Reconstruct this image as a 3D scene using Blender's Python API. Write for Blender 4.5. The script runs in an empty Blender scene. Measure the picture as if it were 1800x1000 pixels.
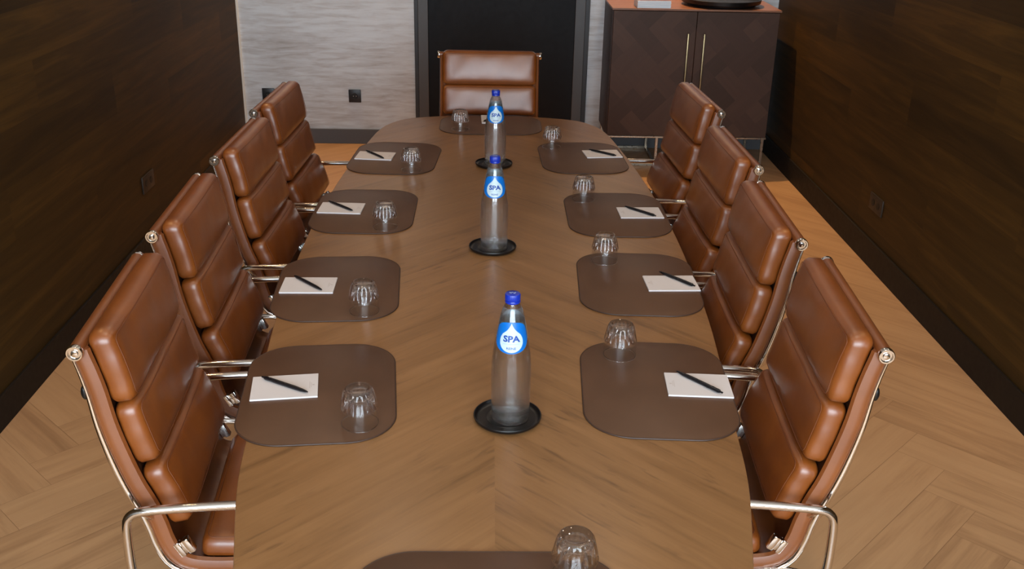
import bpy, bmesh, math, random
from mathutils import Vector, Matrix
random.seed(7)
PI = math.pi
SC = bpy.context.scene
COL = SC.collection

# ---------------------------------------------------------------- camera
cam_d = bpy.data.cameras.new('camera'); cam = bpy.data.objects.new('camera', cam_d); COL.objects.link(cam)
R_ = (0.99962472, -0.01880264, 0.01992202); U_ = (-0.01097412, 0.39147285, 0.92012422); F_ = (0.02509969, 0.91999754, -0.3911196)
CX, CY, CZ = -0.00974, 0.0, 1.86
cam.matrix_world = Matrix(((R_[0], U_[0], -F_[0], CX), (R_[1], U_[1], -F_[1], CY), (R_[2], U_[2], -F_[2], CZ), (0, 0, 0, 1)))
cam_d.sensor_width = 36; cam_d.lens = 1764.364 / 1800 * 36; cam_d.clip_start = 0.05
SC.camera = cam
# ---------------------------------------------------------------- world, lights, exposure
SC.view_settings.view_transform = 'Standard'; SC.view_settings.look = 'None'
SC.view_settings.exposure = 0.06; SC.view_settings.gamma = 1.0; SC.view_settings.use_curve_mapping = False
W = bpy.data.worlds.new('world'); SC.world = W; W.use_nodes = True
W.node_tree.nodes['Background'].inputs[0].default_value = (0.76, 0.89, 1.0, 1)
W.node_tree.nodes['Background'].inputs[1].default_value = 14.0
def area(name, loc, rot, sx, sy, power, col, portal=False, spread=180):
    d = bpy.data.lights.new(name, 'AREA'); d.shape = 'RECTANGLE'; d.size = sx; d.size_y = sy
    d.energy = power; d.color = col; d.spread = math.radians(spread)
    if portal: d.cycles.is_portal = True
    o = bpy.data.objects.new(name, d); COL.objects.link(o); o.location = loc; o.rotation_euler = rot; return o
area('window_portal', (0.115, -1.87, 1.63), (PI/2, 0, 0), 3.55, 1.96, 1, (1, 1, 1), portal=True)
WARM = (1.0, 0.60, 0.26)
def spot(name, x, y, power, angle=90, blend=.6, col=WARM, r=.04, tilt=(0, 0)):
    d = bpy.data.lights.new(name, 'SPOT'); d.energy = power; d.spot_size = math.radians(angle); d.spot_blend = blend
    d.color = col; d.shadow_soft_size = r
    o = bpy.data.objects.new(name, d); COL.objects.link(o); o.location = (x, y, 2.62); o.rotation_euler = (tilt[0], tilt[1], 0); return o
SPOTS = [(-0.95, 6.72, 120, 10), (1.08, 6.79, 160, 14), (-1.3, 4.5, 34, 0), (1.55, 4.5, 44, 0), (-1.3, 2.6, 18, 0), (1.55, 2.6, 22, 0)]
for i, (x, y, p, tl) in enumerate(SPOTS): spot('downlight_beam', x, y, p, 80 if tl else 84, .6, r=.022, tilt=(-math.radians(tl), 0))
NEUT = (1.0, 0.84, 0.66)
for y in (0.4, 1.9, 3.4):
    for x in (-.55, .62):
        o_ = area('downlight_disc', (x, y, 2.63), (0, 0, 0), .09, .09, 3.4, NEUT); o_.data.shape = 'DISK'

# ---------------------------------------------------------------- material helpers
def lin(c):
    return tuple(((v / 255) / 12.92 if v / 255 <= .04045 else ((v / 255 + .055) / 1.055) ** 2.4) for v in c) + (1,)
class NT:
    def __init__(s, name):
        s.m = bpy.data.materials.new(name); s.m.use_nodes = True; s.t = s.m.node_tree
        s.b = s.t.nodes['Principled BSDF']
    def n(s, typ, ins=None, **props):
        x = s.t.nodes.new(typ)
        for k, v in props.items(): setattr(x, k, v)
        for k, v in (ins or {}).items():
            if isinstance(v, bpy.types.NodeSocket): s.t.links.new(v, x.inputs[k])
            else: x.inputs[k].default_value = v
        return x
    def math(s, op, a, b=None):
        ins = {0: a}
        if b is not None: ins[1] = b
        return s.n('ShaderNodeMath', ins, operation=op).outputs[0]
    def set(s, k, v):
        if isinstance(v, bpy.types.NodeSocket): s.t.links.new(v, s.b.inputs[k])
        else: s.b.inputs[k].default_value = v
    def ramp(s, fac, stops):
        r = s.n('ShaderNodeValToRGB', {0: fac}); e = r.color_ramp.elements
        while len(e) < len(stops): e.new(.5)
        for q, (p, c) in zip(e, stops): q.position = p; q.color = c
        return r.outputs[0]
    def mixc(s, fac, a, b, mode='MIX'):
        x = s.n('ShaderNodeMix', data_type='RGBA', blend_type=mode)
        for k, v in ((0, fac), (6, a), (7, b)):
            if isinstance(v, bpy.types.NodeSocket): s.t.links.new(v, x.inputs[k])
            else: x.inputs[k].default_value = v
        return x.outputs[2]
    def noise(s, vec, scale, detail=3, rough=.5, dist=0):
        return s.n('ShaderNodeTexNoise', {'Vector': vec, 'Scale': scale, 'Detail': detail, 'Roughness': rough, 'Distortion': dist}).outputs[0]
    def bump(s, h, strength=.2, dist=.01):
        s.set('Normal', s.n('ShaderNodeBump', {'Height': h, 'Strength': strength, 'Distance': dist}).outputs[0])
    def obj(s): return s.n('ShaderNodeTexCoord').outputs['Object']
    def xyz(s, v):
        x = s.n('ShaderNodeSeparateXYZ', {0: v}); return x.outputs[0], x.outputs[1], x.outputs[2]
    def comb(s, x, y, z=0.0): return s.n('ShaderNodeCombineXYZ', {0: x, 1: y, 2: z}).outputs[0]
def plain(name, rgb, rough=.5, metal=0, coat=0, spec=.5):
    k = NT(name); k.set('Base Color', lin(rgb)); k.set('Roughness', rough); k.set('Metallic', metal)
    k.set('Coat Weight', coat); k.set('Specular IOR Level', spec)
    v = k.noise(k.obj(), 40, 2); k.set('Roughness', k.n('ShaderNodeMapRange', {0: v, 3: rough * .85, 4: min(1, rough * 1.15)}).outputs[0])
    return k.m
M = {}
# leather
def leather(name, a, b, rough=.36, sheen=0):
    k = NT(name); v = k.obj()
    n1 = k.noise(v, 7, 4, .6); n2 = k.noise(v, 420, 3, .6)
    k.set('Base Color', k.ramp(n1, [(.3, lin(a)), (.7, lin(b))]))
    k.set('Roughness', k.n('ShaderNodeMapRange', {0: n2, 3: rough - .05, 4: rough + .10}).outputs[0])
    k.set('Coat Weight', .85); k.set('Coat Roughness', .40)
    vor = k.n('ShaderNodeTexVoronoi', {'Vector': v, 'Scale': 520.0}).outputs['Distance']
    big = k.noise(v, 22, 3, .5)
    h = k.math('ADD', k.math('MULTIPLY', vor, .25), k.math('MULTIPLY', big, 2.2))
    k.bump(h, .10, .001); return k.m
M['leather'] = leather('cognac_leather', (114, 56, 12), (136, 72, 19))
M['leather_dark'] = leather('cognac_leather_edge', (112, 57, 17), (130, 70, 24), .42)
M['stitch'] = plain('leather_stitching', (108, 56, 24), .6)
M['chrome'] = plain('polished_aluminium', (222, 218, 214), .10, 1)
M['dark_metal'] = plain('dark_metal', (28, 28, 30), .4, .6)
M['black'] = plain('black_plastic', (14, 14, 15), .32)
M['blackgloss'] = plain('black_lacquer', (12, 11, 12), .36)
M['brass'] = plain('brushed_brass', (150, 132, 100), .35, 1)
M['steel'] = plain('brushed_steel_frame', (176, 164, 148), .28, 1)
M['white_plaster'] = plain('white_plaster', (226, 222, 214), .9)
M['frame_grey'] = plain('dark_grey_paint', (78, 78, 80), .5)
M['frame_dark'] = plain('charcoal_paint', (44, 44, 47), .5)
M['door_black'] = plain('black_door_paint', (15, 15, 18), .6, 0, 0, .25)
M['skirt_dark'] = plain('dark_brown_skirting', (24, 17, 12), .6, 0, 0, .25)
M['skirt_grey'] = plain('grey_skirting', (82, 80, 82), .5)
M['plate_dark'] = plain('bronze_socket_plate', (48, 38, 30), .5, 0, 0, .3)
M['plate_black'] = plain('black_socket_plate', (30, 30, 34), .4)
M['hole'] = plain('socket_hole', (6, 5, 5), .6)
M['paper'] = plain('white_paper', (208, 202, 202), .8)
M['print'] = plain('grey_print', (190, 180, 178), .8)
M['coverpink'] = plain('printed_cover', (120, 70, 78), .4)
M['pen'] = plain('black_pen_barrel', (16, 16, 20), .28)
M['cap'] = plain('blue_bottle_cap', (12, 44, 158), .35, 0, .2)
M['lblue'] = plain('label_blue', (0, 104, 190), .4, 0, .1)
M['lwhite'] = plain('label_white', (186, 204, 212), .45)
M['lback'] = plain('label_pale_blue', (186, 216, 232), .5)
M['ltext'] = plain('label_print_blue', (20, 66, 150), .45)
M['lgrey'] = plain('label_fine_print', (120, 150, 180), .5)
def glass(name, ior, col=(1, 1, 1, 1), clear=.35, thin_below=None):
    """refractive glass, partly straight-through; below thin_below the wall is thin clear glass"""
    k = NT(name); t = k.t; k.set('Base Color', col); k.set('Roughness', 0.0); k.set('IOR', ior); k.set('Transmission Weight', 1.0)
    tr = k.n('ShaderNodeBsdfTransparent', {0: (.985, .99, .99, 1)}).outputs[0]
    m1 = k.n('ShaderNodeMixShader', {0: clear, 1: k.b.outputs[0], 2: tr}).outputs[0]
    fc = k.n('ShaderNodeLayerWeight', {0: .5}).outputs['Facing']
    fr = k.math('ADD', .04, k.math('MULTIPLY', k.math('POWER', fc, 4.0), .55))
    gl = k.n('ShaderNodeBsdfGlossy', {0: (1, 1, 1, 1), 1: .02}).outputs[0]
    thin = k.n('ShaderNodeMixShader', {0: fr, 1: tr, 2: gl}).outputs[0]
    m1 = k.n('ShaderNodeMixShader', {0: clear, 1: k.b.outputs[0], 2: thin}).outputs[0]
    if thin_below:
        x, y, z = k.xyz(k.obj())
        m2 = k.n('ShaderNodeMixShader', {0: fr, 1: tr, 2: gl}).outputs[0]
        f = k.n('ShaderNodeMapRange', {0: z, 1: thin_below - .003, 2: thin_below + .003}).outputs[0]
        low = k.math('GREATER_THAN', .0022, z)
        f = k.math('MAXIMUM', f, k.math('MULTIPLY', low, .9))
        m1 = k.n('ShaderNodeMixShader', {0: f, 1: m2, 2: m1}).outputs[0]
    t.links.new(m1, t.nodes['Material Output'].inputs[0]); return k.m
M['glass'] = glass('clear_glass', 1.48, (.98, .995, 1, 1), .6)
M['tumbler'] = glass('tumbler_glass', 1.5, (1, 1, 1, 1), .30, .038)
M['water'] = glass('water', 1.33, (.98, .99, 1, 1), .6)
k = NT('translucent_back_label'); k.set('Base Color', lin((225, 240, 250))); k.set('Roughness', .5); k.noise(k.obj(), 3)
tl_ = k.n('ShaderNodeBsdfTranslucent', {0: lin((225, 242, 252))}).outputs[0]
k.t.links.new(k.n('ShaderNodeMixShader', {0: .7, 1: k.b.outputs[0], 2: tl_}).outputs[0], k.t.nodes['Material Output'].inputs[0]); M['lback'] = k.m
# brown desk mats
k = NT('brown_bonded_leather'); v = k.obj(); n = k.noise(v, 9, 3); f = k.noise(v, 600, 2)
k.set('Base Color', k.ramp(n, [(.3, lin((82, 56, 39))), (.7, lin((90, 62, 44)))])); k.set('Specular IOR Level', .35); k.set('Roughness', .45); k.bump(f, .08, .001); M['mat'] = k.m
M['mat_edge'] = plain('mat_edge_stitch', (58, 38, 28), .5)
# table chevron veneer
def chevron(name, seam, pw, cols, rough, ang=1.0, grain=(26, 1.3), coat=0):
    k = NT(name); x, y, z = k.xyz(k.obj())
    ax = k.math('ABSOLUTE', k.math('SUBTRACT', x, seam)); sg = k.math('SIGN', k.math('SUBTRACT', x, seam))
    a = k.math('ADD', y, k.math('MULTIPLY', ax, ang)); b = k.math('SUBTRACT', ax, k.math('MULTIPLY', y, ang))
    idx = k.math('FLOOR', k.math('DIVIDE', a, pw))
    rnd = k.n('ShaderNodeTexWhiteNoise', {0: k.comb(idx, sg, 3.0)}, noise_dimensions='3D').outputs[0]
    vec = k.comb(k.math('MULTIPLY', a, grain[0]), k.math('MULTIPLY', b, grain[1]), k.math('MULTIPLY', rnd, 31.0))
    g = k.noise(vec, 1.0, 6, .62, .6)
    vec2 = k.comb(k.math('MULTIPLY', a, 5.0), k.math('MULTIPLY', b, .9), k.math('MULTIPLY', rnd, 17.0))
    g2 = k.noise(vec2, 1.0, 4, .6, 1.2)
    g3 = k.noise(k.comb(k.math('MULTIPLY', a, 160.0), k.math('MULTIPLY', b, 7.0), rnd), 1.0, 2, .5)
    fac = k.math('ADD', k.math('MULTIPLY', g, .5), k.math('ADD', k.math('MULTIPLY', g2, .42), k.math('MULTIPLY', rnd, .05)))
    fac = k.math('ADD', fac, k.math('MULTIPLY', k.math('SUBTRACT', g3, .5), .10))
    spk = k.noise(k.comb(k.math('MULTIPLY', a, 46.0), k.math('MULTIPLY', b, 6.0), k.math('MULTIPLY', rnd, 9.0)), 1.0, 3, .55, .5)
    msk = k.noise(k.obj(), 2.6, 2, .5)
    dk = k.math('MULTIPLY', k.n('ShaderNodeMapRange', {0: spk, 1: .57, 2: .70}).outputs[0], k.n('ShaderNodeMapRange', {0: msk, 1: .42, 2: .6}).outputs[0])
    k.set('Base Color', k.mixc(k.math('MULTIPLY', dk, .5), k.ramp(fac, cols), lin((78, 54, 36)))); k.set('Specular IOR Level', .4)
    k.set('Roughness', k.n('ShaderNodeMapRange', {0: g3, 3: rough - .05, 4: rough + .08}).outputs[0])
    k.set('Coat Weight', coat); k.set('Coat Roughness', .3)
    k.bump(g3, .12, .001); return k.m
M['table'] = chevron('chevron_oak_veneer', 0.01, .155, [(.30, lin((102, 71, 42))), (.42, lin((128, 91, 56))), (.54, lin((138, 99, 62))), (.70, lin((148, 108, 70)))], .32)
# floor planks (per plank tone and uv on the mesh)
k = NT('herringbone_oak'); uv = k.n('ShaderNodeUVMap').outputs[0]; x, y, z = k.xyz(uv)
tone = k.n('ShaderNodeAttribute', attribute_name='tone').outputs['Fac']
g = k.noise(k.comb(k.math('MULTIPLY', x, 1.6), k.math('MULTIPLY', y, 16.0), k.math('MULTIPLY', tone, 23.0)), 1.0, 5, .6, .8)
g2 = k.noise(k.comb(k.math('MULTIPLY', x, 8.0), k.math('MULTIPLY', y, 130.0), tone), 1.0, 2)
f = k.math('ADD', k.math('MULTIPLY', g, .62), k.math('ADD', k.math('MULTIPLY', tone, .12), k.math('MULTIPLY', g2, .12)))
k.set('Base Color', k.ramp(f, [(.25, lin((162, 122, 86))), (.42, lin((188, 146, 105))), (.6, lin((197, 155, 113))), (.75, lin((204, 165, 124)))]))
k.set('Roughness', .45); k.bump(g2, .08, .001); M['floor'] = k.m
M['gap'] = plain('plank_gap', (140, 106, 72), .8)
# dark wall panelling : horizontal grain (object Y along the wall, Z up)
k = NT('dark_wood_panelling'); x, y, z = k.xyz(k.obj())
row = k.math('FLOOR', k.math('DIVIDE', z, .19)); yo = k.math('ADD', y, k.math('MULTIPLY', row, .77))
ci = k.math('FLOOR', k.math('DIVIDE', yo, 1.9))
rnd = k.n('ShaderNodeTexWhiteNoise', {0: k.comb(row, ci, 1.0)}, noise_dimensions='3D').outputs[0]
g = k.noise(k.comb(k.math('MULTIPLY', y, 1.1), k.math('MULTIPLY', z, 17.0), k.math('MULTIPLY', rnd, 29.0)), 1.0, 5, .6, .9)
g2 = k.noise(k.comb(k.math('MULTIPLY', y, 5.0), k.math('MULTIPLY', z, 150.0), rnd), 1.0, 2)
f = k.math('ADD', k.math('MULTIPLY', g, .65), k.math('ADD', k.math('MULTIPLY', rnd, .22), k.math('MULTIPLY', g2, .1)))
k.set('Base Color', k.ramp(f, [(.3, lin((42, 28, 7))), (.5, lin((60, 41, 12))), (.7, lin((82, 57, 19)))]))
k.set('Specular IOR Level', .2); k.set('Roughness', .6); k.bump(g2, .1, .001); M['wallwood'] = k.m
# streaky grey wall covering
k = NT('grey_streaked_wallcovering'); x, y, z = k.xyz(k.obj())
g = k.noise(k.comb(k.math('MULTIPLY', x, 4.5), 0.0, k.math('MULTIPLY', z, 34.0)), 1.0, 6, .62, .5)
g2 = k.noise(k.comb(k.math('MULTIPLY', x, .9), 4.0, k.math('MULTIPLY', z, 5.0)), 1.0, 3, .5, .4)
g3 = k.noise(k.comb(k.math('MULTIPLY', x, 14.0), 2.0, k.math('MULTIPLY', z, 240.0)), 1.0, 2)
f = k.math('ADD', k.math('MULTIPLY', g, .55), k.math('ADD', k.math('MULTIPLY', g2, .38), k.math('MULTIPLY', g3, .10)))
k.set('Base Color', k.ramp(f, [(.32, lin((158, 152, 148))), (.44, lin((190, 190, 192))), (.56, lin((210, 215, 220))), (.72, lin((222, 229, 235)))]))
k.set('Roughness', .6); k.bump(g, .15, .002); M['wallgrey'] = k.m
# cabinet chevron veneer (x, z plane)
def cab_mat():
    k = NT('walnut_parquet_veneer'); x, y, z = k.xyz(k.obj())
    S = 2 ** -.5; u = k.math('MULTIPLY', k.math('ADD', x, z), S); w = k.math('MULTIPLY', k.math('SUBTRACT', z, x), S)
    cu = k.math('FLOOR', k.math('DIVIDE', u, .105)); cw = k.math('FLOOR', k.math('DIVIDE', w, .105))
    par = k.math('MODULO', k.math('ABSOLUTE', k.math('FLOOR', k.math('DIVIDE', k.math('ADD', cu, cw), 2.0))), 2.0)
    r1 = k.n('ShaderNodeTexWhiteNoise', {0: k.comb(k.math('FLOOR', k.math('DIVIDE', cu, 3.0)), cw, 1.0)}, noise_dimensions='3D').outputs[0]
    r2 = k.n('ShaderNodeTexWhiteNoise', {0: k.comb(cu, k.math('FLOOR', k.math('DIVIDE', cw, 3.0)), 2.0)}, noise_dimensions='3D').outputs[0]
    rr = k.n('ShaderNodeMix', {0: par, 2: r1, 3: r2}).outputs[0]
    ga = k.noise(k.comb(k.math('MULTIPLY', u, 3.0), k.math('MULTIPLY', w, 50.0), r1), 1.0, 4)
    gb = k.noise(k.comb(k.math('MULTIPLY', w, 3.0), k.math('MULTIPLY', u, 50.0), r2), 1.0, 4)
    g = k.n('ShaderNodeMix', {0: par, 2: ga, 3: gb}).outputs[0]
    f = k.math('ADD', k.math('MULTIPLY', rr, .6), k.math('MULTIPLY', g, .35))
    k.set('Base Color', k.ramp(f, [(.15, lin((64, 44, 33))), (.5, lin((74, 51, 40))), (.85, lin((84, 59, 46)))]))
    k.set('Specular IOR Level', .25); k.set('Roughness', .5); return k.m
M['cabdoor'] = cab_mat()
k = NT('walnut_veneer'); x, y, z = k.xyz(k.obj())
g = k.noise(k.comb(k.math('MULTIPLY', x, 2.0), k.math('MULTIPLY', y, 30.0), k.math('MULTIPLY', z, 6.0)), 1.0, 4)
k.set('Base Color', k.ramp(g, [(.3, lin((120, 78, 56))), (.7, lin((150, 102, 74)))])); k.set('Roughness', .35); M['walnut'] = k.m
M['cabside'] = plain('dark_walnut_side', (58, 42, 36), .5, 0, 0, .3)

# ---------------------------------------------------------------- mesh helpers
def obj(name, bm, mat, parent=None, smooth=True, auto=None, loc=None):
    me = bpy.data.meshes.new(name)
    bmesh.ops.recalc_face_normals(bm, faces=bm.faces)
    bm.to_mesh(me); bm.free()
    if mat: me.materials.append(mat)
    if smooth:
        for p in me.polygons: p.use_smooth = True
        me.set_sharp_from_angle(angle=math.radians(auto or 40))
    o = bpy.data.objects.new(name, me); COL.objects.link(o)
    if parent: o.parent = parent
    if loc: o.location = loc
    return o
def tag(o, label=None, cat=None, group=None, kind=None):
    for a, b in (('label', label), ('category', cat), ('group', group), ('kind', kind)):
        if b: o[a] = b
    return o
def empty(name, loc, rz, label, cat, group=None):
    o = bpy.data.objects.new(name, None); COL.objects.link(o); o.location = loc; o.rotation_euler = (0, 0, rz)
    o.empty_display_size = .05
    return tag(o, label, cat, group)
def copy_tree(o, parent=None):
    c = o.copy(); COL.objects.link(c); c.parent = parent
    for ch in list(o.children): copy_tree(ch, c)
    return c
def NB(): return bmesh.new()
def box(bm, x0, x1, y0, y1, z0, z1, bev=0, seg=2):
    r = bmesh.ops.create_cube(bm, size=1)
    for v in r['verts']:
        v.co = Vector(((x0 + x1) / 2 + v.co.x * (x1 - x0), (y0 + y1) / 2 + v.co.y * (y1 - y0), (z0 + z1) / 2 + v.co.z * (z1 - z0)))
    if bev:
        es = list({e for v in r['verts'] for e in v.link_edges})
        bmesh.ops.bevel(bm, geom=es, offset=bev, segments=seg, affect='EDGES', profile=.5)
    return bm
def lathe(bm, prof, seg=48, cx=0, cy=0, cz=0, rfun=None, close=False):
    rings = []
    for (r, z) in prof:
        if r < 1e-6: rings.append([bm.verts.new((cx, cy, cz + z))]); continue
        ring = []
        for i in range(seg):
            t = 2 * PI * i / seg; rr = rfun(r, z, t) if rfun else r
            ring.append(bm.verts.new((cx + rr * math.cos(t), cy + rr * math.sin(t), cz + z)))
        rings.append(ring)
    if close: rings.append(rings[0])
    for a, b in zip(rings, rings[1:]):
        for i in range(seg):
            j = (i + 1) % seg
            if len(a) == 1 and len(b) == 1: continue
            if len(a) == 1: bm.faces.new((a[0], b[i], b[j]))
            elif len(b) == 1: bm.faces.new((a[i], a[j], b[0]))
            else: bm.faces.new((a[i], a[j], b[j], b[i]))
    return bm
def tube(bm, pts, r, seg=12, closed=False, caps=True, sx=1.0, sn=1.0, up=None):
    """sweep an ellipse along pts ; sx scales along side vector"""
    pts = [Vector(p) for p in pts]; n = len(pts); rings = []; prev = None
    for i, p in enumerate(pts):
        if closed: t = (pts[(i + 1) % n] - pts[i - 1]).normalized()
        else: t = (pts[min(i + 1, n - 1)] - pts[max(i - 1, 0)]).normalized()
        if up is not None: side = t.cross(Vector(up)).normalized()
        else:
            if prev is None: side = t.orthogonal().normalized()
            else: side = (prev - t * prev.dot(t)).normalized()
            prev = side
        nn = side.cross(t).normalized()
        rr = r[i] if isinstance(r, (list, tuple)) else r
        rings.append([bm.verts.new(p + (side * math.cos(2 * PI * j / seg) * sx + nn * math.sin(2 * PI * j / seg) * sn) * rr) for j in range(seg)])
    rng = range(n) if closed else range(n - 1)
    for i in rng:
        a, b = rings[i], rings[(i + 1) % n]
        for j in range(seg): bm.faces.new((a[j], a[(j + 1) % seg], b[(j + 1) % seg], b[j]))
    if caps and not closed: bm.faces.new(rings[0]); bm.faces.new(rings[-1])
    return bm
def catmull(P, n=10, closed=False):
    out = []; m = len(P); P = [Vector(p) for p in P]
    for i in range(m if closed else m - 1):
        g = (lambda q: P[q % m]) if closed else (lambda q: P[max(0, min(m - 1, q))])
        p0, p1, p2, p3 = g(i - 1), g(i), g(i + 1), g(i + 2)
        for j in range(n):
            t = j / n
            out.append(.5 * ((2 * p1) + (p2 - p0) * t + (2 * p0 - 5 * p1 + 4 * p2 - p3) * t * t + (3 * p1 - p0 - 3 * p2 + p3) * t ** 3))
    if not closed: out.append(P[-1])
    return out
def roundrect(hx, hy, r, seg=10):
    pts = []
    for cx, cy, a0 in ((hx - r, hy - r, 0), (-hx + r, hy - r, PI / 2), (-hx + r, -hy + r, PI), (hx - r, -hy + r, 1.5 * PI)):
        for i in range(seg + 1):
            a = a0 + PI / 2 * i / seg; pts.append((cx + r * math.cos(a), cy + r * math.sin(a)))
    return pts
def slab(bm, pts, z0, z1, bev=0.0, seg=2):
    """solid with the outline pts, softly bevelled rims"""
    n = len(pts); P = [Vector((p[0], p[1])) for p in pts]
    def inset(d):
        out = []
        for i in range(n):
            t = (P[(i + 1) % n] - P[i - 1]); t.normalize(); out.append(P[i] + Vector((-t.y, t.x)) * d)
        return out
    rings = []
    if bev:
        for q in range(seg + 1):
            a = PI / 2 * q / seg; rings.append((inset(bev * (1 - math.sin(a))), z0 + bev * (1 - math.cos(a))))
        for q in range(seg + 1):
            a = PI / 2 * q / seg; rings.append((inset(bev * (1 - math.cos(a))), z1 - bev * (1 - math.sin(a))))
    else: rings = [(P, z0), (P, z1)]
    V = [[bm.verts.new((p.x, p.y, z)) for p in ring] for ring, z in rings]
    for a, b in zip(V, V[1:]):
        for i in range(n): bm.faces.new((a[i], a[(i + 1) % n], b[(i + 1) % n], b[i]))
    bm.faces.new(V[0][::-1]); bm.faces.new(V[-1]); return bm

# ================================================================ SETTING
XL, XR, YB, YF, ZC = -1.69, 1.92, 6.87, -1.85, 2.66
def struct(name, bm, mat, smooth=False, parent=None):
    o = obj(name, bm, mat, parent, smooth=smooth); o['kind'] = 'structure'; return o
# floor : herringbone planks at 45 degrees
def floor():
    bm = NB(); uvl = bm.loops.layers.uv.new('UVMap'); tl = bm.faces.layers.float.new('tone_f')
    PWd, PL = .165, .825; g = .0005; c45, s45 = math.cos(PI / 4), math.sin(PI / 4); ox, oy = -1.385, 2.71
    tones = []
    def clip(poly):
        for ax, lim, sgn in ((0, XL, 1), (0, XR, -1), (1, YF, 1), (1, YB, -1)):
            out = []
            for i in range(len(poly)):
                a, b = poly[i], poly[(i + 1) % len(poly)]
                da, db = sgn * (a[ax] - lim), sgn * (b[ax] - lim)
                if da >= 0: out.append(a)
                if (da > 0) != (db > 0) and abs(da - db) > 1e-12:
                    t = da / (da - db); out.append(tuple(a[q] + (b[q] - a[q]) * t for q in range(4)))
            poly = out
            if len(poly) < 3: return None
        return poly
    for a in range(-60, 61):
        for b in range(-14, 15):
            X0, Y0 = a * PWd + b * PL, a * PWd - b * PL
            for kind in (0, 1):
                if kind == 0: rc = (X0, Y0, PL, PWd)
                else: rc = (X0 + PL, Y0 + PWd - PL, PWd, PL)
                x0, y0, w, h = rc; cs = []
                for (px, py) in ((x0 + g, y0 + g), (x0 + w - g, y0 + g), (x0 + w - g, y0 + h - g), (x0 + g, y0 + h - g)):
                    u_, v_ = (px - x0, py - y0) if kind == 0 else (py - y0, px - x0)
                    cs.append((ox + px * c45 - py * s45, oy + px * s45 + py * c45, u_, v_))
                if max(c[0] for c in cs) < XL or min(c[0] for c in cs) > XR or max(c[1] for c in cs) < YF or min(c[1] for c in cs) > YB: continue
                cs = clip(cs)
                if not cs: continue
                rn = random.random(); ou, ov = random.random() * 50, random.random() * 50
                f = bm.faces.new([bm.verts.new((c[0], c[1], 0)) for c in cs])
                for lp, c in zip(f.loops, cs): lp[uvl].uv = (c[2] + ou, c[3] + ov)
                f[tl] = rn; f.material_index = 0
    # bedding under the planks, closes the joints
    r = [bm.verts.new(p) for p in ((XL, YF, -.0015), (XR, YF, -.0015), (XR, YB, -.0015), (XL, YB, -.0015))]
    f = bm.faces.new(r); f.material_index = 1
    lo = [bm.verts.new(p) for p in ((XL - .1, YF - .1, -.1), (XR + .1, YF - .1, -.1), (XR + .1, YB + .1, -.1), (XL - .1, YB + .1, -.1))]
    f = bm.faces.new(lo[::-1]); f.material_index = 1
    tn = [f[tl] for f in bm.faces]
    me = bpy.data.meshes.new('floor'); bm.normal_update(); bm.to_mesh(me); bm.free()
    me.materials.append(M['floor']); me.materials.append(M['gap'])
    at = me.attributes.new('tone', 'FLOAT', 'FACE')
    for i, t in enumerate(tn): at.data[i].value = t
    o = bpy.data.objects.new('floor', me); COL.objects.link(o); o['kind'] = 'structure'
floor()
T = .12
struct('wall_left', box(NB(), XL - T, XL, YF - T, YB + T, 0, ZC), M['wallwood'])
struct('wall_right', box(NB(), XR, XR + T, YF - T, YB + T, 0, ZC), M['wallwood'])
struct('wall_back', box(NB(), XL, XR, YB, YB + T, 0, ZC), M['wallgrey'])
struct('ceiling', box(NB(), XL - T, XR + T, YF - T, YB + T, ZC, ZC + .1), M['white_plaster'])
# wall behind the camera with the window opening
bm = NB(); wx0, wx1, wz0, wz1 = -1.66, 1.89, .65, 2.61
for a in ((XL, wx0, 0, ZC), (wx1, XR, 0, ZC), (wx0, wx1, 0, wz0), (wx0, wx1, wz1, ZC)): box(bm, a[0], a[1], YF - T, YF, a[2], a[3])
struct('wall_front', bm, M['white_plaster'])
bm = NB()
for a in ((wx0, wx0 + .05, wz0, wz1), (wx1 - .05, wx1, wz0, wz1), (wx0, wx1, wz0, wz0 + .05), (wx0, wx1, wz1 - .05, wz1), (.08, .13, wz0, wz1)): box(bm, a[0], a[1], YF - .09, YF - .03, a[2], a[3])
struct('window_1', bm, M['frame_dark'])
struct('baseboard_left', box(NB(), XL, XL + .012, YF, YB, 0, .115, .002), M['skirt_dark'])
struct('baseboard_right', box(NB(), XR - .012, XR, YF, YB, 0, .13, .002), M['skirt_dark'])
struct('baseboard_back', box(box(NB(), XL + .012, -.515, YB - .014, YB, 0, .102, .002), .662, XR - .012, YB - .014, YB, 0, .102, .002), M['skirt_grey'])
struct('trim_1', box(NB(), XL, XL + .012, YB - .012, YB, .10, ZC), M['white_plaster'])
# black door in its grey frame
d = struct('door_1', box(NB(), -.42, .56, YB - .012, YB + .0, 0.004, 2.12, .002), M['door_black'])
bm = NB(); box(bm, -.487, -.42, YB - .03, YB, 0, 2.19, .003); box(bm, .56, .627, YB - .03, YB, 0, 2.19, .003); box(bm, -.42, .56, YB - .03, YB, 2.12, 2.19, .003)
struct('door_frame', bm, M['frame_grey'], parent=d)
bm = NB(); box(bm, -.513, -.487, YB - .02, YB, 0, 2.215, .003); box(bm, .627, .658, YB - .02, YB, 0, 2.215, .003); box(bm, -.487, .627, YB - .02, YB, 2.19, 2.215, .003)
struct('door_architrave', bm, M['frame_dark'], parent=d)
bm = NB(); box(bm, -.38, -.36, YB - .04, YB - .012, 1.04, 1.06); box(bm, -.38, -.26, YB - .055, YB - .04, 1.04, 1.06, .003)
struct('door_handle', bm, M['dark_metal'], parent=d)

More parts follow.
